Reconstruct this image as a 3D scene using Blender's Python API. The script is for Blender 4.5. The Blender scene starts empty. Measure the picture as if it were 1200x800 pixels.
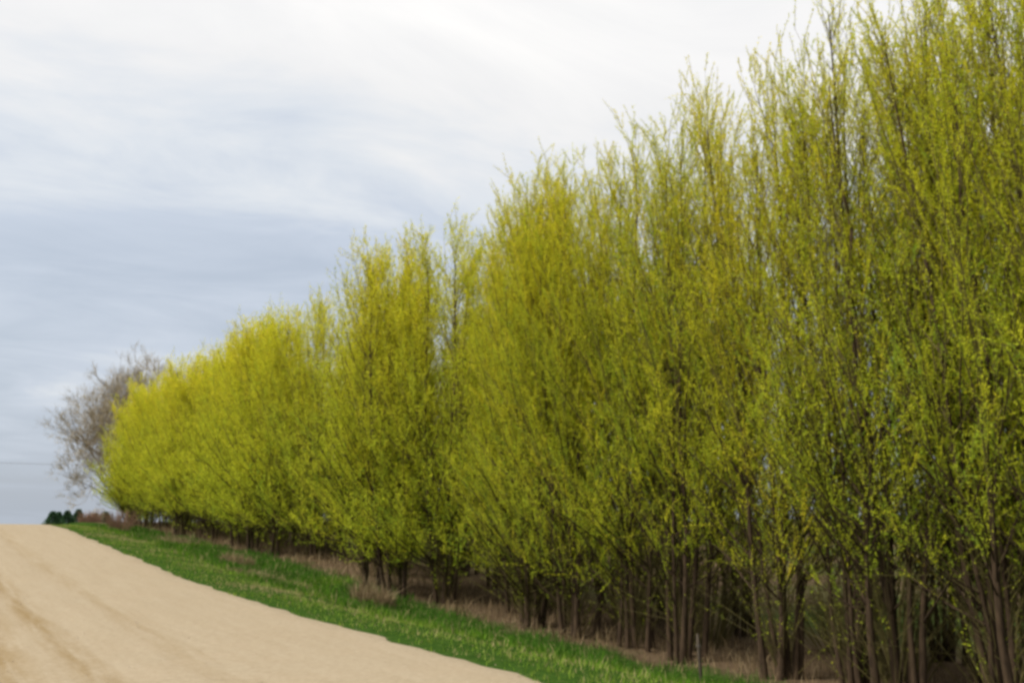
import bpy, math, random
import numpy as np
from mathutils import Vector, Matrix

rng = np.random.default_rng(7)
random.seed(7)
scene = bpy.context.scene
COL = scene.collection

# ------------------------------------------------------------------ camera
F_PX, W_PX = 1150.0, 1200.0            # focal length and width in photo pixels
EYE = 1.48
PITCH = math.atan(205 / F_PX)
YAW = math.atan(700 / F_PX * math.cos(PITCH))
cam_data = bpy.data.cameras.new('camera')
cam_data.sensor_width = 36.0
cam_data.lens = 36.0 * F_PX / W_PX
cam_data.clip_start = 0.1
cam_data.clip_end = 20000
cam = bpy.data.objects.new('camera', cam_data)
COL.objects.link(cam)
cam.location = (0, 0, EYE)
cam.rotation_euler = (math.pi / 2 + PITCH, 0, -YAW)
scene.camera = cam

# ------------------------------------------------------------------ render
scene.render.engine = 'CYCLES'
cy = scene.cycles
cy.use_denoising = True
cy.max_bounces = 8
cy.diffuse_bounces = 6
cy.transmission_bounces = 4
cy.glossy_bounces = 2
cy.caustics_reflective = False
cy.caustics_refractive = False
cy.pixel_filter_type = 'GAUSSIAN'
cy.filter_width = 3.6
scene.view_settings.view_transform = 'Standard'
scene.view_settings.look = 'None'
scene.view_settings.exposure = 1.8
scene.view_settings.gamma = 1.0

# ------------------------------------------------------------------ sky and sun
SUN_EL, SUN_ROT = math.radians(48), math.radians(-80)     # rotation measured from +Y towards +X
world = bpy.data.worlds.new('World')
scene.world = world
world.use_nodes = True


class NT:
    """Small helper for node trees."""
    def __init__(self, tree):
        self.t = tree
        tree.nodes.clear()

    def n(self, kind, **kw):
        nd = self.t.nodes.new(kind)
        for k, v in kw.items():
            if k.startswith('i_'):
                key = k[2:]
                key = int(key) if key.isdigit() else key.replace('_', ' ')
                nd.inputs[key].default_value = v
            else:
                setattr(nd, k, v)
        return nd

    def l(self, a, b):
        self.t.links.new(a, b)

    def math(self, op, a, b=None, c=None, clamp=False):
        nd = self.t.nodes.new('ShaderNodeMath')
        nd.operation = op
        nd.use_clamp = clamp
        for i, v in enumerate((a, b, c)):
            if v is None:
                continue
            if isinstance(v, (int, float)):
                nd.inputs[i].default_value = v
            else:
                self.l(v, nd.inputs[i])
        return nd.outputs[0]

    def mix(self, fac, a, b, blend='MIX'):
        nd = self.t.nodes.new('ShaderNodeMix')
        nd.data_type = 'RGBA'
        nd.blend_type = blend
        for sock, v in ((nd.inputs[0], fac), (nd.inputs[6], a), (nd.inputs[7], b)):
            if isinstance(v, (int, float)):
                sock.default_value = v
            elif isinstance(v, (tuple, list)):
                sock.default_value = (*v[:3], 1.0)
            else:
                self.l(v, sock)
        return nd.outputs[2]

    def ramp(self, fac, stops, interp='LINEAR'):
        nd = self.t.nodes.new('ShaderNodeValToRGB')
        nd.color_ramp.interpolation = interp
        els = nd.color_ramp.elements
        while len(els) < len(stops):
            els.new(0.5)
        for e, (p, c) in zip(els, stops):
            e.position = p
            e.color = (*c, 1.0) if not isinstance(c, (int, float)) else (c, c, c, 1.0)
        if fac is not None:
            self.l(fac, nd.inputs[0])
        return nd.outputs[0]

    def noise(self, vec, scale, detail=4, rough=0.55, dist=0.0):
        nd = self.n('ShaderNodeTexNoise')
        nd.inputs['Scale'].default_value = scale
        nd.inputs['Detail'].default_value = detail
        nd.inputs['Roughness'].default_value = rough
        nd.inputs['Distortion'].default_value = dist
        if vec is not None:
            self.l(vec, nd.inputs['Vector'])
        return nd.outputs[0]


def build_world():
    g = NT(world.node_tree)
    out = g.n('ShaderNodeOutputWorld')
    bg = g.n('ShaderNodeBackground')
    bg.inputs['Strength'].default_value = 0.1
    g.l(bg.outputs[0], out.inputs[0])
    sky = g.n('ShaderNodeTexSky')
    sky.sky_type = 'NISHITA'
    sky.sun_disc = False
    sky.sun_elevation = SUN_EL
    sky.sun_rotation = SUN_ROT
    sky.air_density = 1.0
    sky.dust_density = 3.0
    tc = g.n('ShaderNodeTexCoord')
    sep = g.n('ShaderNodeSeparateXYZ')
    g.l(tc.outputs['Generated'], sep.inputs[0])
    z = g.math('MAXIMUM', sep.outputs[2], 0.0)
    den = g.math('ADD', z, 0.16)
    cmb = g.n('ShaderNodeCombineXYZ')
    g.l(g.math('DIVIDE', sep.outputs[0], den), cmb.inputs[0])
    g.l(g.math('DIVIDE', sep.outputs[1], den), cmb.inputs[1])
    mp = g.n('ShaderNodeMapping')
    mp.inputs['Rotation'].default_value = (0, 0, math.radians(18))
    mp.inputs['Scale'].default_value = (0.55, 1.0, 1.0)
    mp.inputs['Location'].default_value = (3.1, 1.7, 0.0)
    g.l(cmb.outputs[0], mp.inputs[0])
    n1 = g.noise(mp.outputs[0], 0.9, 5, 0.5, 0.25)
    n2 = g.noise(mp.outputs[0], 2.6, 8, 0.6, 0.6)
    n = g.math('ADD', g.math('MULTIPLY', n1, 0.58), g.math('MULTIPLY', n2, 0.42))
    # thickness of the overcast: grey-blue veil near the horizon, white deck higher up
    lum = g.math('ADD', g.math('ADD', g.math('MULTIPLY', z, 0.76), 0.05), g.math('MULTIPLY', g.math('SUBTRACT', n, 0.5), 0.85))
    cloud = g.ramp(lum, [(0.0, (1.303, 1.444, 1.646)), (0.10, (1.431, 1.589, 1.824)), (0.18, (1.689, 1.846, 2.084)),
                         (0.26, (2.161, 2.253, 2.353)), (0.35, (2.605, 2.573, 2.532)), (0.52, (3.101, 3.035, 2.949)), (1.0, (5.127, 5.018, 4.876))])
    veil = g.math('MINIMUM', g.math('ADD', 0.86, g.math('MULTIPLY', n, 0.18)), 0.97)
    col = g.mix(veil, sky.outputs[0], cloud)
    g.l(col, bg.inputs['Color'])


build_world()
sun_data = bpy.data.lights.new('sun', 'SUN')
sun_data.energy = 1.5
sun_data.angle = math.radians(18)
sun_data.color = (1.0, 0.95, 0.86)
sun = bpy.data.objects.new('sun', sun_data)
COL.objects.link(sun)
sd = Vector((math.sin(SUN_ROT) * math.cos(SUN_EL), math.cos(SUN_ROT) * math.cos(SUN_EL), math.sin(SUN_EL)))
sun.rotation_euler = sd.to_track_quat('Z', 'Y').to_euler()
sun.location = sd * 60


# ------------------------------------------------------------------ mesh helpers
def link(name, verts, tris, mat, parent=None, tint=None, smooth=False, loc=None):
    me = bpy.data.meshes.new(name)
    verts = np.asarray(verts, np.float32)
    tris = np.asarray(tris, np.int32)
    me.vertices.add(len(verts))
    me.vertices.foreach_set('co', verts.ravel())
    k = tris.shape[1]
    me.loops.add(tris.size)
    me.loops.foreach_set('vertex_index', tris.ravel())
    me.polygons.add(len(tris))
    me.polygons.foreach_set('loop_start', np.arange(0, tris.size, k, dtype=np.int32))
    if smooth:
        me.polygons.foreach_set('use_smooth', np.ones(len(tris), bool))
    if tint is not None:
        at = me.attributes.new('tint', 'FLOAT', 'POINT')
        at.data.foreach_set('value', np.asarray(tint, np.float32))
    me.update(calc_edges=True)
    me.validate()
    if mat:
        me.materials.append(mat)
    o = bpy.data.objects.new(name, me)
    COL.objects.link(o)
    if parent is not None:
        o.parent = parent
    if loc is not None:
        o.location = loc
    return o


def tag(o, label=None, category=None, group=None, kind=None):
    if label:
        o['label'] = label
    if category:
        o['category'] = category
    if group:
        o['group'] = group
    if kind:
        o['kind'] = kind
    return o


def thing(name, label, category, loc=(0, 0, 0), group=None, rz=0.0):
    o = bpy.data.objects.new(name, None)
    o.empty_display_size = 0.3
    COL.objects.link(o)
    o.location = loc
    o.rotation_euler = (0, 0, rz)
    return tag(o, label, category, group)


class Buf:
    """Collects triangles."""
    def __init__(self):
        self.v, self.f, self.t, self.n = [], [], [], 0

    def add(self, v, f, t=None):
        v = np.asarray(v, np.float32).reshape(-1, 3)
        self.v.append(v)
        self.f.append(np.asarray(f, np.int64).reshape(-1, 3) + self.n)
        self.t.append(np.zeros(len(v)) if t is None else np.broadcast_to(np.asarray(t, float), (len(v),)))
        self.n += len(v)

    def build(self, name, mat, parent=None, smooth=False, loc=None):
        return link(name, np.concatenate(self.v), np.concatenate(self.f), mat, parent,
                    np.concatenate(self.t), smooth, loc)


def unit(a):
    return a / np.maximum(np.linalg.norm(a, axis=-1, keepdims=True), 1e-9)


def tubes(P, Rad, sides, cap=False):
    """P: N x K x 3 polylines, Rad: N x K radii -> verts, tris of N tubes."""
    P = np.asarray(P, float)
    Rad = np.asarray(Rad, float)
    N, K, _ = P.shape
    T = np.empty_like(P)
    T[:, 1:-1] = P[:, 2:] - P[:, :-2]
    T[:, 0] = P[:, 1] - P[:, 0]
    T[:, -1] = P[:, -1] - P[:, -2]
    T = unit(T)
    ref = np.zeros_like(T)
    ref[..., 0] = 1.0
    bad = np.abs(T[..., 0]) > 0.9
    ref[bad] = (0, 1, 0)
    A = unit(np.cross(T, ref))
    B = np.cross(T, A)
    ang = np.arange(sides) * 2 * np.pi / sides
    V = (P[:, :, None] + Rad[:, :, None, None] * (A[:, :, None] * np.cos(ang)[None, None, :, None]
                                                + B[:, :, None] * np.sin(ang)[None, None, :, None]))
    idx = np.arange(N * K * sides).reshape(N, K, sides)
    a = idx[:, :-1]
    b = np.roll(a, -1, axis=2)
    c = idx[:, 1:]
    d = np.roll(c, -1, axis=2)
    F = np.concatenate([np.stack([a, b, d], -1).reshape(-1, 3), np.stack([a, d, c], -1).reshape(-1, 3)])
    return V.reshape(-1, 3), F


def leaves(base, direc, length, width, r):
    """Bent diamond leaves; one bent triangle each: verts (3 per leaf), tris."""
    n = len(base)
    rnd = r.normal(size=(n, 3))
    w = unit(np.cross(direc, rnd))
    nr = np.cross(direc, w)
    L = np.asarray(length).reshape(-1, 1)
    Wd = np.asarray(width).reshape(-1, 1)
    m = base + direc * L * 0.35 + nr * L * 0.05
    V = np.stack([m + w * Wd * 0.5, base + direc * L - nr * L * 0.06, m - w * Wd * 0.5 - direc * L * .1], 1)
    F = np.arange(n)[:, None] * 3 + np.array([[0, 1, 2]])
    return V.reshape(-1, 3), F


# ------------------------------------------------------------------ terrain
ROAD_S = np.array([-400, -60, 0, 7, 11, 14, 18.5, 22.5, 25.5, 30, 34, 38.5, 42, 46, 52, 62, 100, 200, 3000])
ROAD_Z = np.array([.0, .05, .08, .08, .09, .12, .18, .31, .45, .64, .80, 1.0, 1.11, 1.13, 1.05, .78, -.1, -2.6, -62.])
TREE_S = np.array([-400, -60, 0, 7, 15, 18, 21, 24, 30, 34, 45, 56, 66, 76, 90, 120, 200, 3000])
TREE_Z = np.array([-1., -1., -.98, -.97, -.93, -.80, -.70, -.48, -.06, .06, .42, .80, 1.02, 1.04, .85, .1, -2.6, -62.])
R_EDGE, L_EDGE, ROW_X = 4.86, -5.0, 11.57


def smooth_interp(s, xs, zs):
    s = np.asarray(s, float)
    k = np.linspace(-1.6, 1.6, 7)
    return sum(np.interp(s + d, xs, zs) for d in k) / 7


def sstep(a, b, x):
    t = np.clip((x - a) / (b - a), 0, 1)
    return t * t * (3 - 2 * t)


def fbm(x, y, sc):
    return (np.sin(x * sc * 1.0 + 1.3 * np.sin(y * sc * .7 + 1.1)) + np.sin(y * sc * 1.37 + 1.7 * np.sin(x * sc * .9 + .4))
            + .5 * np.sin(x * sc * 2.7 + y * sc * 2.1 + 2.) + .5 * np.sin(x * sc * 2.3 - y * sc * 3.1)) / 3.0


def height(x, s):
    x = np.asarray(x, float)
    s = np.asarray(s, float)
    zr = smooth_interp(s, ROAD_S, ROAD_Z)
    zt = smooth_interp(s, TREE_S, TREE_Z)
    mid = 0.5 * (R_EDGE + L_EDGE)
    camber = 0.05 * (1 - np.clip(np.abs(x - mid) / 4.9, 0, 1) ** 2)
    b = sstep(R_EDGE + .1, 10.2, x)
    bl = sstep(-L_EDGE, 10.0, -x)
    z = zr + camber + (zt - zr) * b
    z = z + (-0.75) * bl
    ditch = np.exp(-((x - 8.6) / 1.1) ** 2) * -0.10 * sstep(16, 24, s)
    z = z + ditch
    verge = sstep(R_EDGE + .3, R_EDGE + 1.9, x) + sstep(-L_EDGE, -L_EDGE + 1.2, -x)
    z = z + verge * (0.075 * fbm(x, s, .9) + 0.04 * fbm(x, s, 2.3))
    far = sstep(14, 60, np.maximum(x, -x))
    z = z + far * 0.25 * fbm(x, s, 0.06)
    return z


def grid_mesh(xs, ss, off=0.0):
    X, S = np.meshgrid(xs, ss)
    Z = height(X, S) + off
    V = np.stack([X, S, Z], -1).reshape(-1, 3)
    nx, ns = len(xs), len(ss)
    i = np.arange((ns - 1) * nx).reshape(ns - 1, nx)[:, :-1]
    Q = np.stack([i, i + 1, i + 1 + nx, i + nx], -1).reshape(-1, 4)
    return V, Q


# ------------------------------------------------------------------ materials
def mat(name):
    m = bpy.data.materials.new(name)
    m.use_nodes = True
    g = NT(m.node_tree)
    out = g.n('ShaderNodeOutputMaterial')
    return m, g, out


def principled(g, out, rough=0.9, spec=0.2):
    p = g.n('ShaderNodeBsdfPrincipled')
    p.inputs['Roughness'].default_value = rough
    p.inputs['Specular IOR Level'].default_value = spec
    g.l(p.outputs[0], out.inputs[0])
    return p


def bump(g, p, h, strength, dist):
    b = g.n('ShaderNodeBump')
    b.inputs['Strength'].default_value = strength
    b.inputs['Distance'].default_value = dist
    g.l(h, b.inputs['Height'])
    g.l(b.outputs[0], p.inputs['Normal'])


def make_leaf_mat(name, stops, trans=0.45, var=0.25):
    m, g, out = mat(name)
    at = g.n('ShaderNodeAttribute')
    at.attribute_name = 'tint'
    col = g.ramp(at.outputs['Fac'], stops)
    tc = g.n('ShaderNodeTexCoord')
    nz = g.noise(tc.outputs['Object'], 1.7, 3)
    col = g.mix(g.math('MULTIPLY', nz, var), col, (0.16, 0.20, 0.02))
    d = g.n('ShaderNodeBsdfDiffuse')
    t = g.n('ShaderNodeBsdfTranslucent')
    g.l(col, d.inputs[0])
    g.l(col, t.inputs[0])
    mx = g.n('ShaderNodeMixShader')
    mx.inputs[0].default_value = trans
    g.l(d.outputs[0], mx.inputs[1])
    g.l(t.outputs[0], mx.inputs[2])
    g.l(mx.outputs[0], out.inputs[0])
    return m


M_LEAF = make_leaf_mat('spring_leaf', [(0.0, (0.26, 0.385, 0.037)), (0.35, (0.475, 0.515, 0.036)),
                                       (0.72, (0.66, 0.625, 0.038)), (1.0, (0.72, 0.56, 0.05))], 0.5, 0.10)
M_CATKIN = make_leaf_mat('bare_bud', [(0.0, (0.16, 0.13, 0.09)), (1.0, (0.27, 0.24, 0.12))], 0.2, 0.1)
M_GRASS = make_leaf_mat('grass_blade', [(0.0, (0.034, 0.089, 0.014)), (0.45, (0.075, 0.171, 0.014)),
                                        (0.8, (0.177, 0.268, 0.034)), (1.0, (0.331, 0.279, 0.131))], 0.25, 0.05)
M_DRY = make_leaf_mat('dry_grass_blade', [(0.0, (0.107, 0.070, 0.041)), (0.5, (0.209, 0.146, 0.085)),
                                          (1.0, (0.329, 0.259, 0.158))], 0.2, 0.08)
M_NEEDLE = make_leaf_mat('evergreen_needle', [(0.0, (0.035, 0.085, 0.046)), (1.0, (0.082, 0.151, 0.070))], 0.1, 0.05)


def make_bark(name, c1, c2, sc=9.0):
    m, g, out = mat(name)
    p = principled(g, out, 0.9, 0.15)
    tc = g.n('ShaderNodeTexCoord')
    mp = g.n('ShaderNodeMapping')
    mp.inputs['Scale'].default_value = (1, 1, 0.22)
    g.l(tc.outputs['Object'], mp.inputs[0])
    nz = g.noise(mp.outputs[0], sc, 6, 0.65, 0.4)
    g.l(g.ramp(nz, [(0.3, c1), (0.7, c2)]), p.inputs['Base Color'])
    bump(g, p, nz, 0.6, 0.02)
    return m


M_BARK = make_bark('brown_bark', (0.024, 0.015, 0.009), (0.074, 0.048, 0.028), 14)
M_TWIG = make_bark('olive_twig', (0.08, 0.066, 0.026), (0.165, 0.14, 0.045), 6)
M_GREY_BARK = make_bark('grey_bark', (0.12, 0.098, 0.07), (0.27, 0.225, 0.16), 5)
M_BEIGE_TWIG = make_bark('beige_twig', (0.30, 0.25, 0.165), (0.45, 0.38, 0.26), 4)
M_RED_TWIG = make_bark('reddish_twig', (0.15, 0.085, 0.055), (0.30, 0.19, 0.12), 6)
M_WOOD = make_bark('weathered_wood', (0.035, 0.027, 0.02), (0.10, 0.08, 0.06), 16)


def make_wire_mat():
    m, g, out = mat('dull_cable')
    p = principled(g, out, 0.6, 0.3)
    p.inputs['Base Color'].default_value = (0.12, 0.12, 0.13, 1)
    return m


M_WIRE = make_wire_mat()


def make_road_mat():
    m, g, out = mat('sandy_gravel')
    p = principled(g, out, 1.0, 0.03)
    tc = g.n('ShaderNodeTexCoord')
    co = tc.outputs['Object']
    mp = g.n('ShaderNodeMapping')
    mp.inputs['Scale'].default_value = (1.0, 0.07, 1.0)
    g.l(co, mp.inputs[0])
    streak = g.noise(mp.outputs[0], 5.5, 6, 0.62, 0.3)
    patch = g.noise(co, 1.3, 6, 0.68)
    grit = g.noise(co, 16, 5, 0.8)
    grit2 = g.noise(co, 70, 2, 0.7)
    base = g.ramp(streak, [(0.36, (0.258, 0.208, 0.142)), (0.5, (0.275, 0.225, 0.157)), (0.64, (0.292, 0.242, 0.172))])
    base = g.mix(g.ramp(patch, [(0.40, 0.0), (0.64, 0.40)]), base, (0.290, 0.231, 0.159))
    # worn wheel track with darker, damper sand (left of the middle of the road)
    sx = g.n('ShaderNodeSeparateXYZ')
    g.l(co, sx.inputs[0])
    wob = g.math('MULTIPLY', g.math('SUBTRACT', g.noise(mp.outputs[0], 0.7, 3), 0.5), 0.22)
    xx = g.math('ADD', sx.outputs[0], wob)
    track = None
    for c, w in ((1.42, 0.26), (0.72, 0.5), (-1.2, 0.6), (2.45, 0.3)):
        d = g.math('DIVIDE', g.math('ABSOLUTE', g.math('SUBTRACT', xx, c)), w)
        t = g.math('SUBTRACT', 1.0, d, clamp=True)
        if c > 2:
            t = g.math('MULTIPLY', t, 0.35)
        track = t if track is None else g.math('MAXIMUM', track, t)
    tn = g.math('MULTIPLY', track, g.ramp(streak, [(0.40, 1.0), (0.62, 0.15)]))
    base = g.mix(g.math('MULTIPLY', tn, 1.0), base, (0.169, 0.105, 0.032))
    base = g.mix(0.34, base, g.ramp(grit, [(0.3, (0.141, 0.105, 0.067)), (0.5, (0.262, 0.212, 0.139)), (0.72, (0.388, 0.340, 0.260))]))
    base = g.mix(g.ramp(grit2, [(0.60, 0.0), (0.72, 0.4)]), base, (0.352, 0.324, 0.265))
    g.l(base, p.inputs['Base Color'])
    h = g.math('ADD', g.math('MULTIPLY', grit, 0.6), g.math('MULTIPLY', grit2, 0.5))
    bump(g, p, h, 0.5, 0.02)
    return m


def make_ground_mat():
    m, g, out = mat('verge_and_field')
    p = principled(g, out, 1.0, 0.0)
    tc = g.n('ShaderNodeTexCoord')
    co = tc.outputs['Object']
    sx = g.n('ShaderNodeSeparateXYZ')
    g.l(co, sx.inputs[0])
    n1 = g.noise(co, 0.9, 5, 0.6)
    n2 = g.noise(co, 9.0, 5, 0.7)
    n3 = g.noise(co, 0.10, 4, 0.6)
    green = g.ramp(n2, [(0.3, (0.014, 0.032, 0.006)), (0.55, (0.030, 0.063, 0.010)), (0.8, (0.068, 0.077, 0.027))])
    thatch = g.ramp(n2, [(0.25, (0.045, 0.030, 0.018)), (0.5, (0.090, 0.063, 0.039)), (0.8, (0.153, 0.117, 0.072))])
    field = g.mix(g.ramp(n3, [(0.45, 0.0), (0.6, 0.8)]), thatch, (0.039, 0.068, 0.014))
    xw = g.math('ADD', sx.outputs[0], g.math('MULTIPLY', g.math('SUBTRACT', n1, 0.5), 2.2))
    f1 = g.ramp(g.math('DIVIDE', xw, 20.0), [(0.53, 0.0), (0.57, 1.0)])
    col = g.mix(f1, green, thatch)
    f2 = g.ramp(g.math('DIVIDE', xw, 40.0), [(0.34, 0.0), (0.44, 1.0)])
    col = g.mix(f2, col, field)
    left = g.ramp(g.math('DIVIDE', g.math('MULTIPLY', xw, -1.0), 20.0), [(0.46, 0.0), (0.54, 1.0)])
    col = g.mix(left, col, field)
    g.l(col, p.inputs['Base Color'])
    bump(g, p, n2, 0.6, 0.05)
    return m


def spaced(near_lo, near_hi, step, far_lo, far_hi):
    a = list(np.arange(near_lo, near_hi + step * .5, step))
    d = step
    x = a[-1]
    while x < far_hi:
        d *= 1.22
        x += d
        a.append(x)
    d = step
    x = a[0]
    pre = []
    while x > far_lo:
        d *= 1.22
        x -= d
        pre.append(x)
    return np.array(pre[::-1] + a)


# ground sheet, dipping slightly under the road so the road sheet lies on it
xs = spaced(-8, 18, 0.3, -2500, 2500)
ss = spaced(-4, 78, 0.4, -500, 2900)
V, Q = grid_mesh(xs, ss)
under = sstep(0.12, 0.5, R_EDGE - V[:, 0]) * sstep(0.12, 0.5, V[:, 0] - L_EDGE)
V[:, 2] -= 0.12 * under
tag(link('ground', V, Q, make_ground_mat(), smooth=True), kind='structure')

# road sheet with an irregular edge
nx = 44
s_road = spaced(-4, 60, 0.2, -400, 400)
U = np.linspace(0, 1, nx)
er = R_EDGE + 0.10 * fbm(s_road * 0 + 3, s_road, 1.3) + 0.04 * fbm(s_road * 0 + 1, s_road, 2.9) + 0.06 * fbm(s_road * 0 + 9, s_road, 4.1)
el = L_EDGE + 0.10 * fbm(s_road * 0 + 5, s_road, 1.2) + 0.06 * fbm(s_road * 0 + 2, s_road, 3.7)
X = el[:, None] + (er - el)[:, None] * U[None, :]
S = np.repeat(s_road[:, None], nx, 1)
Zr = height(X, S) + 0.032
wear = sum(w * np.exp(-((X - c - .15 * np.sin(S * .13)) / .22) ** 2) for c, w in ((1.38, -.016), (.75, -.022), (-1.2, -.025), (2.5, -.010), (1.05, .012), (-.3, .015)))
Zr = Zr + wear + 0.002 * fbm(X * 2.2, S * 1.4, 3.3)
Zr[:, 0] -= 0.05
Zr[:, -1] -= 0.05
V = np.stack([X, S, Zr], -1).reshape(-1, 3)
i = np.arange((len(s_road) - 1) * nx).reshape(-1, nx)[:, :-1]
Q = np.stack([i, i + 1, i + 1 + nx, i + nx], -1).reshape(-1, 4)
tag(link('road', V, Q, make_road_mat(), smooth=True), kind='structure')


# ------------------------------------------------------------------ trees of the windbreak
KIDS = {}


def grow_tree(name, label, x, s, top, seed, radius=1.6, stems=4, clear=1.6, density=1.0, leaf=0.053,
              tint0=0.6, tint_var=0.22, lean=(0, 0), detail=1.0, airy=0.0, skirt=.68):
    r = np.random.default_rng(seed)
    z0 = float(height(x, s)) - 0.06
    H = top - z0
    root = thing(name, label, 'tree', (x, s, z0), 'trees of the windbreak row')
    root['tall'] = H
    kids = KIDS[root.name] = []
    twigP, twigR, brB = [], [], []
    leafB, leafD, leafT = [], [], []
    az0 = r.uniform(0, 6.28)
    for k in range(stems):
        az = az0 + k * 6.283 / stems + r.uniform(-.5, .5)
        hs = H * (1.0 if k == 0 else r.uniform(0.84, .98))
        spread = r.uniform(.10, .40) if k else r.uniform(0, .12)
        base = np.array([math.cos(az) * spread, math.sin(az) * spread, 0])
        out = r.uniform(.2, .52) * (0.35 if k == 0 else 1) * radius * .62
        K = 9
        t = np.linspace(0, 1, K)
        wig = np.cumsum(r.normal(0, .05, (K, 2)), 0)
        wig -= wig[0]
        px = base[0] + math.cos(az) * out * t ** .8 + wig[:, 0] + lean[0] * t
        py = base[1] + math.sin(az) * out * t ** .8 + wig[:, 1] + lean[1] * t
        P = np.stack([px, py, hs * t], 1)
        r0 = r.uniform(.027, .052) * (1.1 if k == 0 else .9)
        rad = r0 * (1 - t) ** .85 + .007
        rad[0] *= 1.35
        sb = Buf()
        sb.add(*tubes(P[None], rad[None], 7))
        # side branches, rising steeply
        nb = int(r.integers(44, 52) * (0.7 + 0.3 * density))
        lo = clear * r.uniform(.75, 1.1) / hs
        bt = np.sort(np.concatenate([r.uniform(lo, 0.97, nb), r.uniform(lo, .34, nb // 5 if skirt > .6 else 0)]))
        BP, BR = [], []
        for u in bt:
            p0 = np.array([np.interp(u, t, P[:, j]) for j in range(3)])
            baz = r.uniform(0, 6.283)
            if k:
                baz = az + r.normal(0, 1.3)
            prof = (skirt + (1.1 - skirt) * math.sin(min(1, u / .42) * 1.57)) * (1 - u) ** .5 * 1.08
            L = (radius * prof * r.uniform(.75, 1.25) + .30)
            phi = math.radians((r.uniform(24, 58) if skirt > .6 else r.uniform(18, 50)) * (1 - .35 * u))
            if u < .35:
                phi *= 1.0 + .5 * (1 - u / .35) ** .5
            d = np.array([math.cos(baz) * math.sin(phi), math.sin(baz) * math.sin(phi), math.cos(phi)])
            q = np.linspace(0, 1, 5)
            sag = r.uniform(.10, .55) * L * (1 if u > .25 else .6)
            B = p0 + L * (q[:, None] * d) + (q[:, None] ** 2) * np.array([0, 0, sag])
            B[1:] += r.normal(0, .045, (4, 3)) * q[1:, None]
            BP.append(B)
            BR.append((.018 * (1 - u * .6) * L / radius + .004) * (1 - q * .8))
            # twigs along the branch
            nt = max(4, int((6 + 8.5 * L) * density * (.6 + .4 * detail) * (1 - (airy * u if u > .3 else 0)) * (1 if skirt > .6 else min(1, .35 + u * 1.9))))
            tu = r.uniform(.18, 1.0, nt)
            tu[0] = 1.0
            tb = np.stack([np.interp(tu, q, B[:, j]) for j in range(3)], 1)
            tdv = unit(d * .5 + r.normal(0, .42, (nt, 3)) + np.array([0, 0, .75]))
            tl = r.uniform(.28, .80, nt) * (.75 + .25 * (1 - u))
            m1 = tb + tdv * tl[:, None] * .5
            tip = tb + tdv * tl[:, None] + np.array([0, 0, -1]) * (tl[:, None] ** 2) * r.uniform(-.25, .45, (nt, 1))
            e = 2 if detail > .5 else 4
            twigP.append(np.stack([tb, tip], 1)[::e])
            twigR.append(np.tile([.0042, .002], (nt, 1))[::e])
            nl = max(6, int((30 if detail > .9 else 23) * detail))
            lu = np.clip((np.arange(nl) + .6)[None, :] / nl + r.normal(0, .03, (nt, nl)), .05, 1.02)
            lp = tb[:, None] * (1 - lu)[..., None] ** 2 + 2 * m1[:, None] * ((1 - lu) * lu)[..., None] + tip[:, None] * (lu ** 2)[..., None]
            ld = unit(unit(tip - tb)[:, None] * .9 + r.normal(0, .5, (nt, nl, 3)) + np.array([0, 0, .1]))
            leafB.append(lp.reshape(-1, 3))
            leafD.append(ld.reshape(-1, 3))
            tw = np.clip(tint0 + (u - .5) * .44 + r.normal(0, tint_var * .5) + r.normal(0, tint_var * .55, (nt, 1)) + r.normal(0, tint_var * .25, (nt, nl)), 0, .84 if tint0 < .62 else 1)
            leafT.append(tw.reshape(-1))
        # leading shoot: short sprigs straight off the stem tip
        nt = 16
        tu = r.uniform(.82, 1.0, nt)
        tb = np.stack([np.interp(tu, t, P[:, j]) for j in range(3)], 1)
        tdv = unit(r.normal(0, .35, (nt, 3)) + np.array([0, 0, .9]))
        tl = r.uniform(.25, .7, nt)
        m1 = tb + tdv * tl[:, None] * .5
        tip = tb + tdv * tl[:, None] + r.normal(0, .04, (nt, 3))
        twigP.append(np.stack([tb, tip], 1))
        twigR.append(np.tile([.005, .002], (nt, 1)))
        nl = 12
        lu = (np.arange(nl) + .5)[None, :, None] / nl
        lp = tb[:, None] * (1 - lu) + tip[:, None] * lu
        ld = unit(tdv[:, None] * .7 + r.normal(0, .55, (nt, nl, 3)))
        leafB.append(lp.reshape(-1, 3))
        leafD.append(ld.reshape(-1, 3))
        leafT.append(np.clip(tint0 + r.normal(0, tint_var, nt * nl), 0, 1))
        lowb = int((bt < .36).sum())
        if lowb:
            sb.add(*tubes(np.array(BP[:lowb]), np.array(BR[:lowb]), 4))
        brB.append((np.array(BP[lowb:]), np.array(BR[lowb:])))
        kids.append(sb.build('stem', M_BARK, root, smooth=True))
    # bare dead shoots low on the stems
    nd = int(170 * max(density, .8))
    az = r.uniform(0, 6.283, nd)
    p0 = np.stack([np.cos(az) * .15, np.sin(az) * .15, r.uniform(.1, clear + 1.2, nd)], 1)
    d = unit(np.stack([np.cos(az), np.sin(az), r.uniform(.5, 3.2, nd)], 1) + r.normal(0, .25, (nd, 3)))
    L = r.uniform(.5, 2.1, nd)[:, None]
    # a few of these low shoots carry small green leaves
    nl = 12
    few = r.uniform(0, 1, nd) < .55
    lu = r.uniform(.3, 1.0, (few.sum(), nl, 1))
    leafB.append((p0[few][:, None] + d[few][:, None] * L[few][:, None] * lu + np.array([0, 0, .12]) * lu).reshape(-1, 3))
    leafD.append(unit(d[few][:, None] * .5 + r.normal(0, .6, (few.sum(), nl, 3))).reshape(-1, 3))
    leafT.append(np.clip(r.normal(.22, .12, few.sum() * nl), 0, 1))
    tb = Buf()
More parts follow.
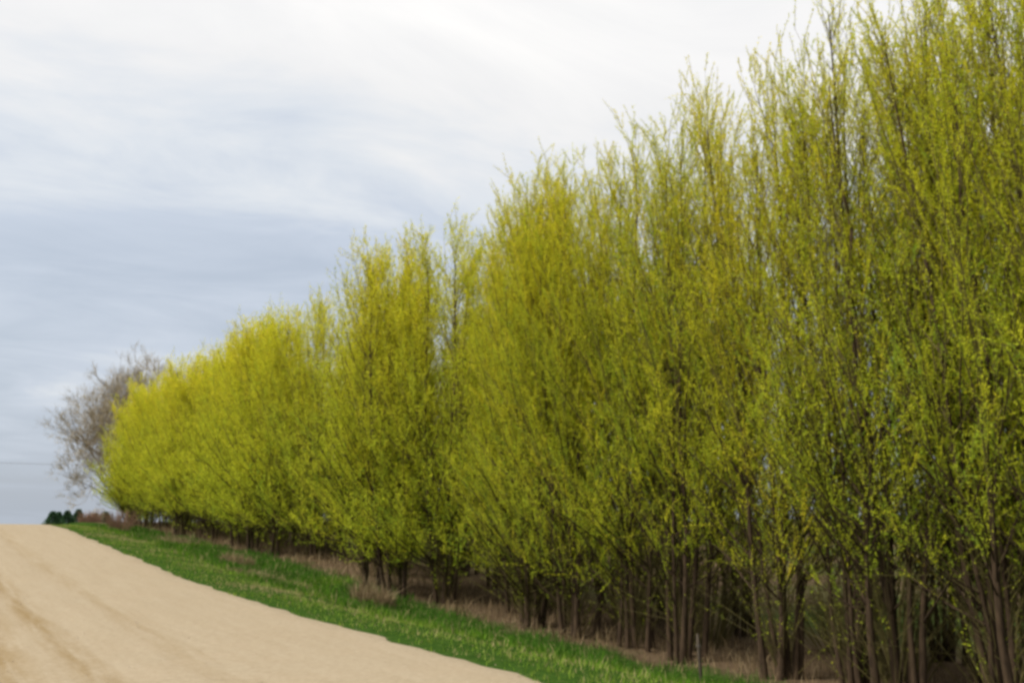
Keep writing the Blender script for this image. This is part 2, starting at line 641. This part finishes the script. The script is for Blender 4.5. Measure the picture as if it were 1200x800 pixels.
    tb.add(*tubes(np.stack([p0, p0 + d * L + np.array([0, 0, .12])], 1), np.tile([.007, .002], (nd, 1)), 3))
    for bp, br in brB:
        tb.add(*tubes(bp, br, 4))
    tb.add(*tubes(np.concatenate(twigP), np.concatenate(twigR), 3))
    kids.append(tag(tb.build('twigs', M_TWIG, root), kind='stuff'))
    B, D, T = np.concatenate(leafB), np.concatenate(leafD), np.concatenate(leafT)
    n = len(B)
    ll = leaf * r.uniform(.6, 1.25, n)
    v, f = leaves(B, D, ll, ll * r.uniform(.27, .40, n), r)
    lb = Buf()
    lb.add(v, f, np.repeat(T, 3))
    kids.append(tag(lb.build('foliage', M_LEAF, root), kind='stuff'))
    return root


def top_of(s):
    return float(np.interp(s, [0, 10, 16, 21, 24, 28, 33, 36, 40, 48, 58, 64, 66.5], [9.1, 8.8, 8.4, 8.2, 8.5, 8.2, 8.5, 8.7, 8.4, 8.6, 8.9, 8.5, 7.6]))


# near trees: (s, row offset, stems, radius, clear, tint, density, label)
NEAR = [
    (6.15, .1, 6, 1.6, 1.9, .47, .8, 'nearest tree of the row, only its crown edge showing past the last trunks'),
    (7.6, .0, 6, 1.6, 2.0, .47, .7, 'many-stemmed tree whose outer brown stem leans away, nearest trunks of the row'),
    (8.45, .9, 5, 1.5, 2.1, .40, .6, 'greener tree set back behind the two nearest trunk clusters'),
    (9.1, -.1, 6, 1.5, 2.0, .50, .55, 'thin airy tree, fourth from the near end, sky showing through its top'),
    (10.0, .1, 6, 1.5, 2.1, .48, .68, 'tall tree reaching above the frame, two trunk clusters nearer than the open low gap'),
    (11.2, .0, 7, 1.6, 1.8, .63, .8, 'many-stemmed yellow-green tree whose forked trunks stand just nearer than the low open gap'),
    (13.6, .1, 6, 1.7, 1.9, .48, .68, 'tree with a tall straight dark stem beside the lone fence post'),
    (14.9, .0, 6, 1.6, 1.6, .52, .85, 'leafy tree just beyond the fence post tree, slim stems close together'),
    (16.5, -.2, 7, 1.7, 1.4, .57, .95, 'yellow tree two trunk clusters beyond the fence post, foliage hanging low'),
    (18.1, -.3, 6, 1.8, 1.3, .56, 1.0, 'bulging yellow tree three trunk clusters beyond the fence post'),
    (20.2, .8, 6, 1.2, 1.2, .60, 1.0, 'tree with a dark hollow on its near side, four clusters beyond the fence post'),
]
def copy_tree(src, label, x, s, top, rz, group=None):
    z0 = float(height(x, s)) - .06
    c = src.copy()
    COL.objects.link(c)
    c.location = (x, s, z0)
    c.rotation_euler = (0, 0, rz)
    q = (top - z0) / src['tall']
    c.scale = (1, 1, q)
    c['label'] = label
    if group:
        c['group'] = group
    for ch in KIDS[src.name]:
        d = ch.copy()
        COL.objects.link(d)
        d.parent = c
    return c


PROTOS, FAR_PROTO = [], []
num = 0
for s, dx, st, rad, cl, tn, den, lab in NEAR:
    t = grow_tree('windbreak_tree', lab, ROW_X + dx, s, top_of(s) + rng.uniform(-.15, .2), 100 + num,
              radius=rad * 1.2, stems=st, clear=cl * (.66 if s < 15 else .5), tint0=tn - .03 if tn < .7 else tn, density=den * (1.12 if s < 13 else 1.25),
              airy=.36 if s < 16 else .15, skirt=.40 if s < 15.5 else .60, lean=(rng.uniform(-.25, .25), rng.uniform(-.3, .3)))
    PROTOS.append(t)
    num += 1

ORD = ['', 'last', 'second', 'third', 'fourth', 'fifth', 'sixth', 'seventh', 'eighth', 'ninth', 'tenth', 'eleventh',
       'twelfth', 'thirteenth', 'fourteenth', 'fifteenth', 'sixteenth', 'seventeenth', 'eighteenth', 'nineteenth',
       'twentieth', 'twenty-first', 'twenty-second', 'twenty-third', 'twenty-fourth', 'twenty-fifth']
FAR_S = [22.2, 23.8, 25.3, 27.4, 31.3, 33.2, 35.2, 37.2, 39.2, 41.2, 43.4, 45.2, 47.2, 49.3, 51.4, 53.5, 55.6, 57.8, 60.0, 62.2, 64.4, 66.3]
OFFS = {22.2: -.1, 23.8: -.7, 25.3: -.8, 27.4: .8, 31.3: 1.6, 33.2: .3, 35.2: -.4, 37.2: -.5, 39.2: -.2, 43.4: .8, 45.2: .1, 49.3: -.4, 53.5: .5, 57.8: -.4, 62.2: -.3}
THIN = (27.4, 31.3, 43.4)
for j, s in enumerate(FAR_S):
    k = len(FAR_S) - j
    if k == 1:
        lab = 'rounded yellow tree closing the row at the crest, beside the bare tree'
    elif s == 25.3:
        lab = 'bulging yellow tree on the near side of the deep dark recess in the row'
    elif s == 31.3:
        lab = 'tree set back inside the deep dark recess in the row'
    else:
        look = 'dense yellow-green tree' if OFFS.get(s, 0) <= 0 else 'slightly recessed yellow-green tree'
        if OFFS.get(s, 0) < -.25:
            look = 'yellow tree bulging towards the road'
        lab = '%s, %s in the row counted from the crest end' % (look, ORD[k])
    x = ROW_X + OFFS.get(s, 0) + rng.uniform(-.15, .15)
    top = top_of(s) + rng.uniform(-.15, .2) + (.3 if s in THIN else 0)
    args = dict(radius=(2.0 if s not in THIN else 1.7) if k > 1 else 1.7, stems=4, clear=.65, tint0=.50 + rng.uniform(-.06, .06),
                tint_var=.17, density=1.12 if s not in THIN else 1.05)
    if s < 40 or j % 3 == 0 or k == 1:
        t = grow_tree('windbreak_tree', lab, x, s, top, 200 + j, leaf=.090 if s < 34 else .118, detail=.56 if s < 34 else .38, **args)
        if s > 33:
            FAR_PROTO.append(t)
    else:
        copy_tree(FAR_PROTO[(j * 2) % len(FAR_PROTO)], lab, x, s, top, rng.uniform(0, 6.28))
    num += 1

# second, sparser row behind the first: copies with their own turn and height
BACK = [5.4, 8.7, 10.8, 15.4, 17.6, 19.7, 21.9, 24.4, 27.0, 29.6, 32.4, 35.0, 37.8, 41.0, 44.2, 47.6, 51.0, 54.6, 58.4, 62.0]
BACK_LABEL = {5.4: 'back-row tree behind the trunks nearest the camera', 8.7: 'back-row tree behind the thin airy front tree', 10.8: 'back-row tree behind the forked trunks nearer than the low gap',
              15.4: 'back-row tree just beyond the low gap with pale sky, behind slim stems', 17.6: 'back-row tree behind the trunk clusters beyond the fence post',
              19.7: 'back-row tree behind the dark hollow beyond the fence post', 21.9: 'back-row tree behind the gap beyond the dark hollow'}
for j, s in enumerate(BACK):
    src = PROTOS[(j * 5 + 3) % len(PROTOS)] if s < 30 else FAR_PROTO[(j * 3 + 1) % len(FAR_PROTO)]
    near = min(range(len(FAR_S)), key=lambda q: abs(FAR_S[q] - s))
    lab = 'shaded second-row tree hidden behind the %s front tree counted from the crest end' % ORD[len(FAR_S) - near]
    copy_tree(src, BACK_LABEL.get(s, lab), ROW_X + 2.9 + rng.uniform(-.4, .4), s,
              top_of(s) - .5 + rng.uniform(-.5, .3), rng.uniform(0, 6.28), 'trees of the second windbreak row')


# ------------------------------------------------------------------ bare tree beyond the row end
def branch_tree(r, start, direc, length, radius, depth, buf, tips, sides, upb=.12, spread=.55, shrink=.76):
    """Recursive branching limb: appends tubes to buf and collects its twig ends."""
    K = 5
    P = [np.array(start, float)]
    d = np.array(direc, float)
    for _ in range(K - 1):
        d = unit(d + r.normal(0, .10, 3) + np.array([0, 0, upb * .4]))
        P.append(P[-1] + d * length / (K - 1))
    P = np.array(P)
    end_r = radius * .62
    buf.add(*tubes(P[None], np.linspace(radius, end_r, K)[None], sides))
    if depth == 0:
        tips.append((P[-1], d))
        return
    n = 3
    for c in range(n):
        q = 1.0 if c == 0 else r.uniform(.35, .95)
        p = np.array([np.interp(q, np.linspace(0, 1, K), P[:, j]) for j in range(3)])
        nd = unit(d + r.normal(0, spread, 3) * (0.5 if c == 0 else 1.0) + np.array([0, 0, upb]))
        branch_tree(r, p, nd, length * shrink * r.uniform(.8, 1.15), end_r * (1 if c == 0 else .75), depth - 1, buf, tips,
                    max(3, sides - 1), upb, spread, shrink)


def px_dir(px, py):
    Fv = np.array([math.sin(YAW) * math.cos(PITCH), math.cos(YAW) * math.cos(PITCH), math.sin(PITCH)])
    Rv = np.array([math.cos(YAW), -math.sin(YAW), 0])
    Uv = np.cross(Rv, Fv)
    return Fv + Rv * (px - 600) / F_PX + Uv * (400 - py) / F_PX


def place(px, depth):
    d = px_dir(px, 605) * depth
    return float(d[0]), float(d[1])


def bare_tree():
    r = np.random.default_rng(31)
    x, s = place(155, 84)
    z = float(height(x, s)) - .1
    root = thing('bare_tree', 'large bare grey-brown tree standing beyond the crest end of the yellow row', 'tree', (x, s, z))
    root.scale = (1, 1, 1.06)
    tk, lb, tips = Buf(), Buf(), []
    Rv = np.array([math.cos(YAW), -math.sin(YAW), 0])
    Fv = np.array([math.sin(YAW), math.cos(YAW), 0])
    Up = np.array([0, 0, 1.])
    P = np.array([[0, 0, 0], [-.05, 0, 1.0], [-.15, 0, 2.0], [-.28, .1, 3.0]])
    P = np.stack([Rv * a + Fv * b + Up * c for a, b, c in P])
    tk.add(*tubes(P[None], np.array([[.42, .33, .29, .25]]), 9))
    # main limbs: (sideways, depth, up, length, radius, start point)
    for a, b, c, L, rd, q in ((-.95, .1, .55, 2.9, .14, 2), (-.9, -.4, .15, 2.4, .10, 2), (-.55, .5, 1.0, 3.2, .15, 3), (-.15, -.3, 1.5, 3.5, .17, 3),
                              (.35, .2, 1.3, 3.4, .15, 3), (.9, -.2, .8, 3.1, .13, 3), (-.7, -.6, .8, 3.0, .13, 3), (.1, .8, 1.0, 3.0, .12, 3),
                              (-.35, .1, 1.3, 3.6, .15, 3), (.6, .5, .5, 2.6, .11, 2), (-.6, .2, 1.15, 3.4, .13, 3), (-1.0, .3, .8, 3.0, .12, 3)):
        branch_tree(r, P[q], unit(Rv * a + Fv * b + Up * c), L * 1.03, rd, 5, lb, tips, 5, .12, .56, .74)
    tk.build('trunk', M_GREY_BARK, root, smooth=True)
    lb.build('limbs', M_GREY_BARK, root, smooth=True)
    tp = np.array([t[0] for t in tips])
    td = np.array([t[1] for t in tips])
    n = 5
    D = unit(td[:, None] + r.normal(0, .5, (len(tp), n, 3)) + np.array([0, 0, .1])).reshape(-1, 3)
    B = np.repeat(tp, n, 0)
    L = r.uniform(.35, .9, (len(B), 1))
    tw = Buf()
    tw.add(*tubes(np.stack([B, B + D * L], 1), np.tile([.010, .005], (len(B), 1)), 3))
    tag(tw.build('twigs', M_BEIGE_TWIG, root), kind='stuff')
    bb = B + D * L * r.uniform(.3, 1, (len(B), 1))
    v, f = leaves(bb, unit(D + r.normal(0, .5, D.shape)), r.uniform(.06, .12, len(bb)), r.uniform(.03, .05, len(bb)), r)
    bu = Buf()
    bu.add(v, f, np.repeat(r.uniform(0, 1, len(bb)), 3))
    tag(bu.build('buds', M_CATKIN, root), kind='stuff')


bare_tree()


# ------------------------------------------------------------------ far evergreens and tan bush beyond the crest
def conifer(px, depth, top_px, width, seed, label):
    r = np.random.default_rng(seed)
    x, s = place(px, depth)
    z0 = float(height(x, s)) - .1
    top = EYE + (605 - top_px) / F_PX * depth
    H = top - z0
    root = thing('evergreen_tree', label, 'tree', (x, s, z0), 'far evergreens beyond the crest')
    b = Buf()
    b.add(*tubes(np.array([[[0, 0, 0], [0, 0, H * .5], [0, 0, H]]]), np.array([[.16, .1, .02]]), 6))
    b.build('trunk', M_BARK, root, smooth=True)
    n = 9000
    h = r.uniform(.03, 1, n)
    az = r.uniform(0, 6.283, n)
    env = (1 - h) ** .62 * (.85 + .22 * np.sin(az * 3 + h * 9 + seed) + .18 * np.sin(az * 7 + h * 23))
    rr = width * .5 * env * r.uniform(0, 1, n) ** .4 + .04
    B = np.stack([np.cos(az) * rr, np.sin(az) * rr, h * H], 1)
    D = unit(np.stack([np.cos(az), np.sin(az), r.normal(.1, .4, n)], 1) + r.normal(0, .3, (n, 3)))
    v, f = leaves(B, D, r.uniform(.3, .55, n), r.uniform(.14, .24, n), r)
    lb = Buf()
    lb.add(v, f, np.repeat(r.uniform(0, 1, n), 3))
    tag(lb.build('foliage', M_NEEDLE, root), kind='stuff')


conifer(62, 240, 599.5, 6.4, 1, 'dark evergreen farthest from the bare tree, right above the end of the road')
conifer(69, 255, 600, 3.6, 6, 'low dark evergreen crowded behind the one above the road end')
conifer(79, 245, 598.5, 5.4, 2, 'narrow dark evergreen between two others beyond the crest')
conifer(92, 250, 597.0, 5.6, 3, 'dark evergreen just beside the far tan bush')
conifer(112, 255, 601.5, 5.0, 7, 'low dark evergreen behind the tan bush, beside the bare tree')
conifer(124, 240, 600.0, 6.0, 4, 'dark evergreen half hidden below the limbs of the bare tree')


def twig_bush(name, label, x, s, H, W, seed, matl, n=60, rad=.02):
    r = np.random.default_rng(seed)
    z0 = float(height(x, s)) - .05
    root = thing(name, label, 'bush', (x, s, z0))
    az = r.uniform(0, 6.283, n)
    out = np.sqrt(r.uniform(0, 1, n)) * W * .5
    hh = H * r.uniform(.55, 1, n)
    p0 = np.stack([np.cos(az) * out * .25, np.sin(az) * out * .25, np.zeros(n)], 1)
    p2 = np.stack([np.cos(az) * out, np.sin(az) * out, hh], 1)
    p1 = (p0 + p2) * .5 + np.stack([np.cos(az) * .05, np.sin(az) * .05, hh * .1], 1)
    b = Buf()
    b.add(*tubes(np.stack([p0, p1, p2], 1), np.tile([rad, rad * .7, rad * .4], (n, 1)), 4))
    tag(b.build('stems', matl, root, smooth=True), kind='stuff')
    m = 9
    t = r.uniform(.35, 1, (n, m, 1))
    q = (p0[:, None] * (1 - t) ** 2 + 2 * p1[:, None] * t * (1 - t) + p2[:, None] * t ** 2).reshape(-1, 3)
    d = unit(r.normal(0, .7, q.shape) + np.array([0, 0, .6]))
    L = r.uniform(.08, .22, (len(q), 1)) * H
    b2 = Buf()
    b2.add(*tubes(np.stack([q, q + d * L * .5, q + d * L], 1), np.tile([rad * .45, rad * .35, rad * .2], (len(q), 1)), 3))
    tag(b2.build('twigs', matl, root), kind='stuff')
    return root


x, s = place(106, 235)
twig_bush('bare_bush', 'tan leafless bush between the far evergreens beyond the crest', x, s, 6.6, 6.0, 5, M_RED_TWIG, 220, .06)
twig_bush('bare_bush', 'reddish-brown dead bush in the grass before the last trees of the row', 8.9, 53.0, 1.25, 2.0, 8, M_RED_TWIG, 90, .012)
THICKETS = [(13.3, 6.6, 2.3, 'tangled leafless thicket behind the trunks nearest the camera'),
            (13.8, 8.6, 2.6, 'tall brown thicket behind the thin airy tree'),
            (13.2, 10.4, 2.0, 'brown thicket behind the forked trunks'),
            (14.2, 12.4, 1.5, 'low brown thicket seen through the low gap past the fence post'),
            (13.4, 15.0, 2.2, 'brown thicket behind the slim stems just beyond the fence post'),
            (13.6, 17.6, 2.3, 'brown thicket behind the third trunk cluster beyond the fence post'),
            (13.4, 20.6, 2.4, 'dark thicket filling the hollow four clusters beyond the fence post'),
            (13.2, 29.0, 2.6, 'brown thicket in the deep dark recess of the row'),
            (13.3, 36.0, 2.2, 'thicket under the row just beyond the deep recess'),
            (13.3, 42.5, 2.2, 'thicket low behind the far trunks, second beyond the deep recess'),
            (13.3, 49.0, 2.2, 'thicket low behind the far trunks, third beyond the deep recess'),
            (13.3, 55.5, 2.2, 'thicket behind the trunks beside the reddish dead bush'),
            (13.3, 62.0, 2.2, 'thicket under the last rounded trees at the crest')]
src = None
for j, (x, s, hh, lab) in enumerate(THICKETS):
    if src is None:
        src = twig_bush('bare_bush', lab, x, s, 2.3, 2.8, 11, M_TWIG, 70, .011)
        src_kids = list(src.children) or [o for o in bpy.data.objects if o.parent == src]
        src['group'] = 'thickets behind the row'
        continue
    c = src.copy()
    COL.objects.link(c)
    c.location = (x, s, float(height(x, s)) - .05)
    c.rotation_euler = (0, 0, j * 1.1)
    c.scale = (1, 1, hh / 2.3)
    c['label'] = lab
    for ch in src_kids:
        d = ch.copy()
        COL.objects.link(d)
        d.parent = c


# ------------------------------------------------------------------ overhead line
def power_line():
    depth = 118
    zc = EYE + (605 - 542) / F_PX * depth
    pa, pb = place(-130, depth), place(470, depth * 1.02)
    A, B = np.array([*pa, 0.]), np.array([*pb, 0.])
    root = thing('power_line', 'thin overhead cable crossing the sky beyond the bare tree', 'power line', (pa[0], pa[1], float(height(*pa))))
    o = np.array(root.location)
    ga, gb = float(height(*pa)), float(height(*pb))
    t = np.linspace(0, 1, 30)
    W = A[None] * (1 - t)[:, None] + B[None] * t[:, None]
    W[:, 2] = zc + .55 - 1.6 * 4 * t * (1 - t) * .55
    b = Buf()
    b.add(*tubes((W - o)[None], np.full((1, 30), .022), 5))
    b.build('wire', M_WIRE, root)
    dirv = unit((B - A)[None])[0]
    nrm = np.array([-dirv[1], dirv[0], 0])
    for p, gz, end in ((A, ga, W[0]), (B, gb, W[-1])):
        q = Buf()
        q.add(*tubes((np.array([[p[0], p[1], gz - .5], [p[0], p[1], gz + 4], [p[0], p[1], end[2] + .35]]) - o)[None], np.array([[.15, .13, .10]]), 9))
        pole = q.build('pole', M_WOOD, root, smooth=True)
        q = Buf()
        c = np.array([p[0], p[1], end[2] - .02])
        q.add(*tubes((np.array([c - nrm * 1.1, c, c + nrm * 1.1]) - o - np.array([0, 0, .14]))[None], np.array([[.06, .06, .06]]), 6))
        q.build('crossarm', M_WOOD, pole)


power_line()


# ------------------------------------------------------------------ fence post
def fence_post():
    d = px_dir(821, 776)
    x = 10.4
    t = x / d[0]
    s = d[1] * t
    z0 = float(height(x, s))
    root = thing('fence_post', 'thin dark wooden fence post standing alone in dry grass by the trunks', 'fence post', (x, float(s), z0))
    b = Buf()
    zz = np.array([-.2, .15, .45, .68, .70])
    P = np.stack([.03 * zz * 0 - .055 * zz, .01 * zz, zz], 1)
    b.add(*tubes(P[None], np.array([[.026, .025, .024, .022, .006]]), 8))
    b.build('post', M_WOOD, root, smooth=True)
    b = Buf()
    ring = []
    for k in range(13):
        a = k / 12 * 6.283
        ring.append([-.055 * .52 + math.cos(a) * .036, math.sin(a) * .036, .52 + .004 * math.sin(3 * a)])
    b.add(*tubes(np.array([ring]), np.full((1, 13), .004), 4))
    b.build('wire_loop', M_WIRE, root)


fence_post()


# ------------------------------------------------------------------ grasses
def blades(x, s, h, w, tint, r, lean=.35, sink=.02):
    n = len(x)
    z = height(x, s) - sink
    az = r.uniform(0, 6.283, n)
    a2 = r.uniform(0, 6.283, n)
    side = np.stack([np.cos(az), np.sin(az), np.zeros(n)], 1) * w[:, None] * .5
    off = np.stack([np.cos(a2), np.sin(a2), np.zeros(n)], 1) * (h * np.abs(r.normal(0, lean, n)))[:, None]
    p = np.stack([x, s, z], 1)
    mid = p + off * .35 + np.stack([np.zeros(n), np.zeros(n), h * .6], 1)
    tip = p + off + np.stack([np.zeros(n), np.zeros(n), h], 1)
    V = np.stack([p - side, p + side, mid + side * .6, mid - side * .6, tip], 1).reshape(-1, 3)
    i = np.arange(n)[:, None] * 5
    F = np.concatenate([i + np.array([[0, 1, 2]]), i + np.array([[0, 2, 3]]), i + np.array([[3, 2, 4]])])
    return V, F, np.repeat(tint, 5)


def scatter(n, xlo, xhi, smin, smax, r, power=1.6):
    s = smin + (smax - smin) * r.uniform(0, 1, n) ** power
    x = r.uniform(xlo, xhi, n)
    return x, s


def verge_grass():
    r = np.random.default_rng(3)
    b = Buf()
    x, s = scatter(92000, R_EDGE - .6, 11.5, 4.5, 64, r)
    edge = R_EDGE + 0.10 * fbm(s * 0 + 3, s, 1.3) + .10 * fbm(s * 0 + 9, s, 4.1)
    inner = 11.05 + .35 * fbm(x * 0, s, .8) + .25 * fbm(x, s, 2.1)
    spur = np.clip(fbm(x, s, 1.9) - .15, 0, 1)
    p = np.clip((x - edge + .10 + .8 * spur) / .5, 0, 1) * np.clip((inner - x) / .8 + .15, 0, 1)
    clump = .5 + .5 * fbm(x, s, 2.3)
    keep = r.uniform(0, 1, len(x)) < p * (.45 + .55 * clump)
    x, s, clump = x[keep], s[keep], clump[keep]
    lush = sstep(6.0, 7.2, x + .5 * fbm(x, s, .9))
    n = len(x)
    h = (.05 + .07 * lush + .10 * clump ** 2 * (.35 + .65 * lush)) * r.uniform(.6, 1.4, n)
    w = (.009 + .0004 * s) * r.uniform(.8, 1.3, n)
    pale = np.clip(fbm(x * 1.3 + 4, s, .55) - .22, 0, 1) * 1.4 + np.clip(fbm(x * 2 + 1, s, 1.4) - .5, 0, 1)
    tint = np.clip(.68 - .54 * lush + .18 * (1 - lush) * clump + pale * .5 + r.normal(0, .11, n), 0, 1)
    straw = r.uniform(0, 1, n) < .09
    tint[straw] = 1.0
    b.add(*blades(x, s, h, w, tint, r, .5))
    # left verge, outside the frame but part of the same road
    x, s = scatter(12000, -9, L_EDGE + .1, 2, 45, r)
    n = len(x)
    b.add(*blades(x, s, r.uniform(.06, .16, n), np.full(n, .016), np.clip(.4 + r.normal(0, .2, n), 0, 1), r, .5))
    tag(b.build('verge_grass', M_GRASS), 'short green grass covering the verge between gravel road and trees', 'grass', kind='stuff')


def dry_grass():
    r = np.random.default_rng(4)
    b = Buf()
    x, s = scatter(85000, 9.4, 14.5, 4.5, 68, r, 1.5)
    c = .5 + .5 * fbm(x, s, 1.7)
    inner = 11.2 + .35 * fbm(x * 0, s, .8)
    p = np.clip((x - inner + .6) / .9, 0, 1) * (.25 + .75 * c)
    p *= np.where(x > 11.0, .22, 1)
    keep = r.uniform(0, 1, len(x)) < p
    x, s, c = x[keep], s[keep], c[keep]
    n = len(x)
    h = (.14 + .34 * c ** 2) * r.uniform(.5, 1.3, n)
    b.add(*blades(x, s, h, (.008 + .0005 * s) * r.uniform(.8, 1.3, n), np.clip(.45 + r.normal(0, .22, n), 0, 1), r, .65))
    tag(b.build('dry_grass', M_DRY), 'tan dead grass standing along the foot of the tree row', 'dry grass', kind='stuff')


verge_grass()
dry_grass()


def tuft(px, py, x, H, W, seed, label, n=260, lean=.8):
    r = np.random.default_rng(seed)
    d = px_dir(px, py)
    s = float(d[1] * x / d[0])
    z0 = float(height(x, s))
    a = r.uniform(0, 6.283, n)
    q = np.sqrt(r.uniform(0, 1, n)) * W * .5
    xx, yy = x + np.cos(a) * q, s + np.sin(a) * q
    h = H * (1 - .5 * (q / (W * .5)) ** 2) * r.uniform(.5, 1.15, n)
    V, F, T = blades(xx, yy, h, r.uniform(.015, .03, n), np.clip(.65 + r.normal(0, .2, n), 0, 1), r, lean)
    V = V - np.array([x, s, z0]).reshape(1, 3)
    b = Buf()
    b.add(V, F, T)
    o = b.build('grass_tuft', M_DRY, loc=(x, s, z0))
    tag(o, label, 'grass tuft', 'dead grass tufts on the verge')


tuft(430, 672, 9.7, .75, .8, 1, 'tall tan grass tuft standing at the foot of the bulging tree')
tuft(450, 690, 9.6, .62, .5, 2, 'narrow pale grass tuft just nearer than the tallest tan one')
tuft(315, 676, 7.9, .22, 2.2, 3, 'flattened tan grass patch on the hump of the verge', 700, 1.6)
tuft(277, 660, 8.6, .42, 1.2, 4, 'pale yellowish grass tuft on the far side of the verge hump', 380)
tuft(205, 640, 9.3, .5, 1.8, 5, 'dull tan grass tuft near the crest end, before the dark trunks', 420)


# ------------------------------------------------------------------ loose stones on the road
def road_pebbles():
    r = np.random.default_rng(9)
    n = 2200
    s = 4.5 + 30 * r.uniform(0, 1, n) ** 1.8
    x = np.where(r.uniform(0, 1, n) < .4, R_EDGE - np.abs(r.normal(0, .5, n)) - .2, r.uniform(-4.6, 4.8, n))
    z = height(x, s) + .030
    rad = np.clip(r.lognormal(-4.95, .4, n), .003, .012)
    oct_v = np.array([[1, 0, 0], [-1, 0, 0], [0, 1, 0], [0, -1, 0], [0, 0, .45], [0, 0, -.6]])
    oct_f = np.array([[0, 2, 4], [2, 1, 4], [1, 3, 4], [3, 0, 4], [2, 0, 5], [1, 2, 5], [3, 1, 5], [0, 3, 5]])
    a = r.uniform(0, 6.283, n)
    ca, sa = np.cos(a)[:, None], np.sin(a)[:, None]
    sc = r.uniform(.7, 1.3, (n, 6, 1)) * rad[:, None, None]
    v = np.stack([oct_v[None, :, 0] * ca - oct_v[None, :, 1] * sa, oct_v[None, :, 0] * sa + oct_v[None, :, 1] * ca,
                  np.repeat(oct_v[None, :, 2], n, 0)], -1) * sc
    v += np.stack([x, s, z], 1)[:, None]
    f = (np.arange(n)[:, None, None] * 6 + oct_f[None]).reshape(-1, 3)
    m, g, out = mat('pebble_stone')
    p = principled(g, out, .9, .2)
    at = g.n('ShaderNodeAttribute')
    at.attribute_name = 'tint'
    g.l(g.ramp(at.outputs['Fac'], [(0, (.24, .185, .125)), (.5, (.32, .26, .19)), (1, (.42, .37, .30))]), p.inputs['Base Color'])
    b = Buf()
    b.add(v.reshape(-1, 3), f, np.repeat(r.uniform(0, 1, n), 6))
    tag(b.build('road_pebbles', m), 'small loose stones scattered over the sandy road', 'pebbles', kind='stuff')


road_pebbles()
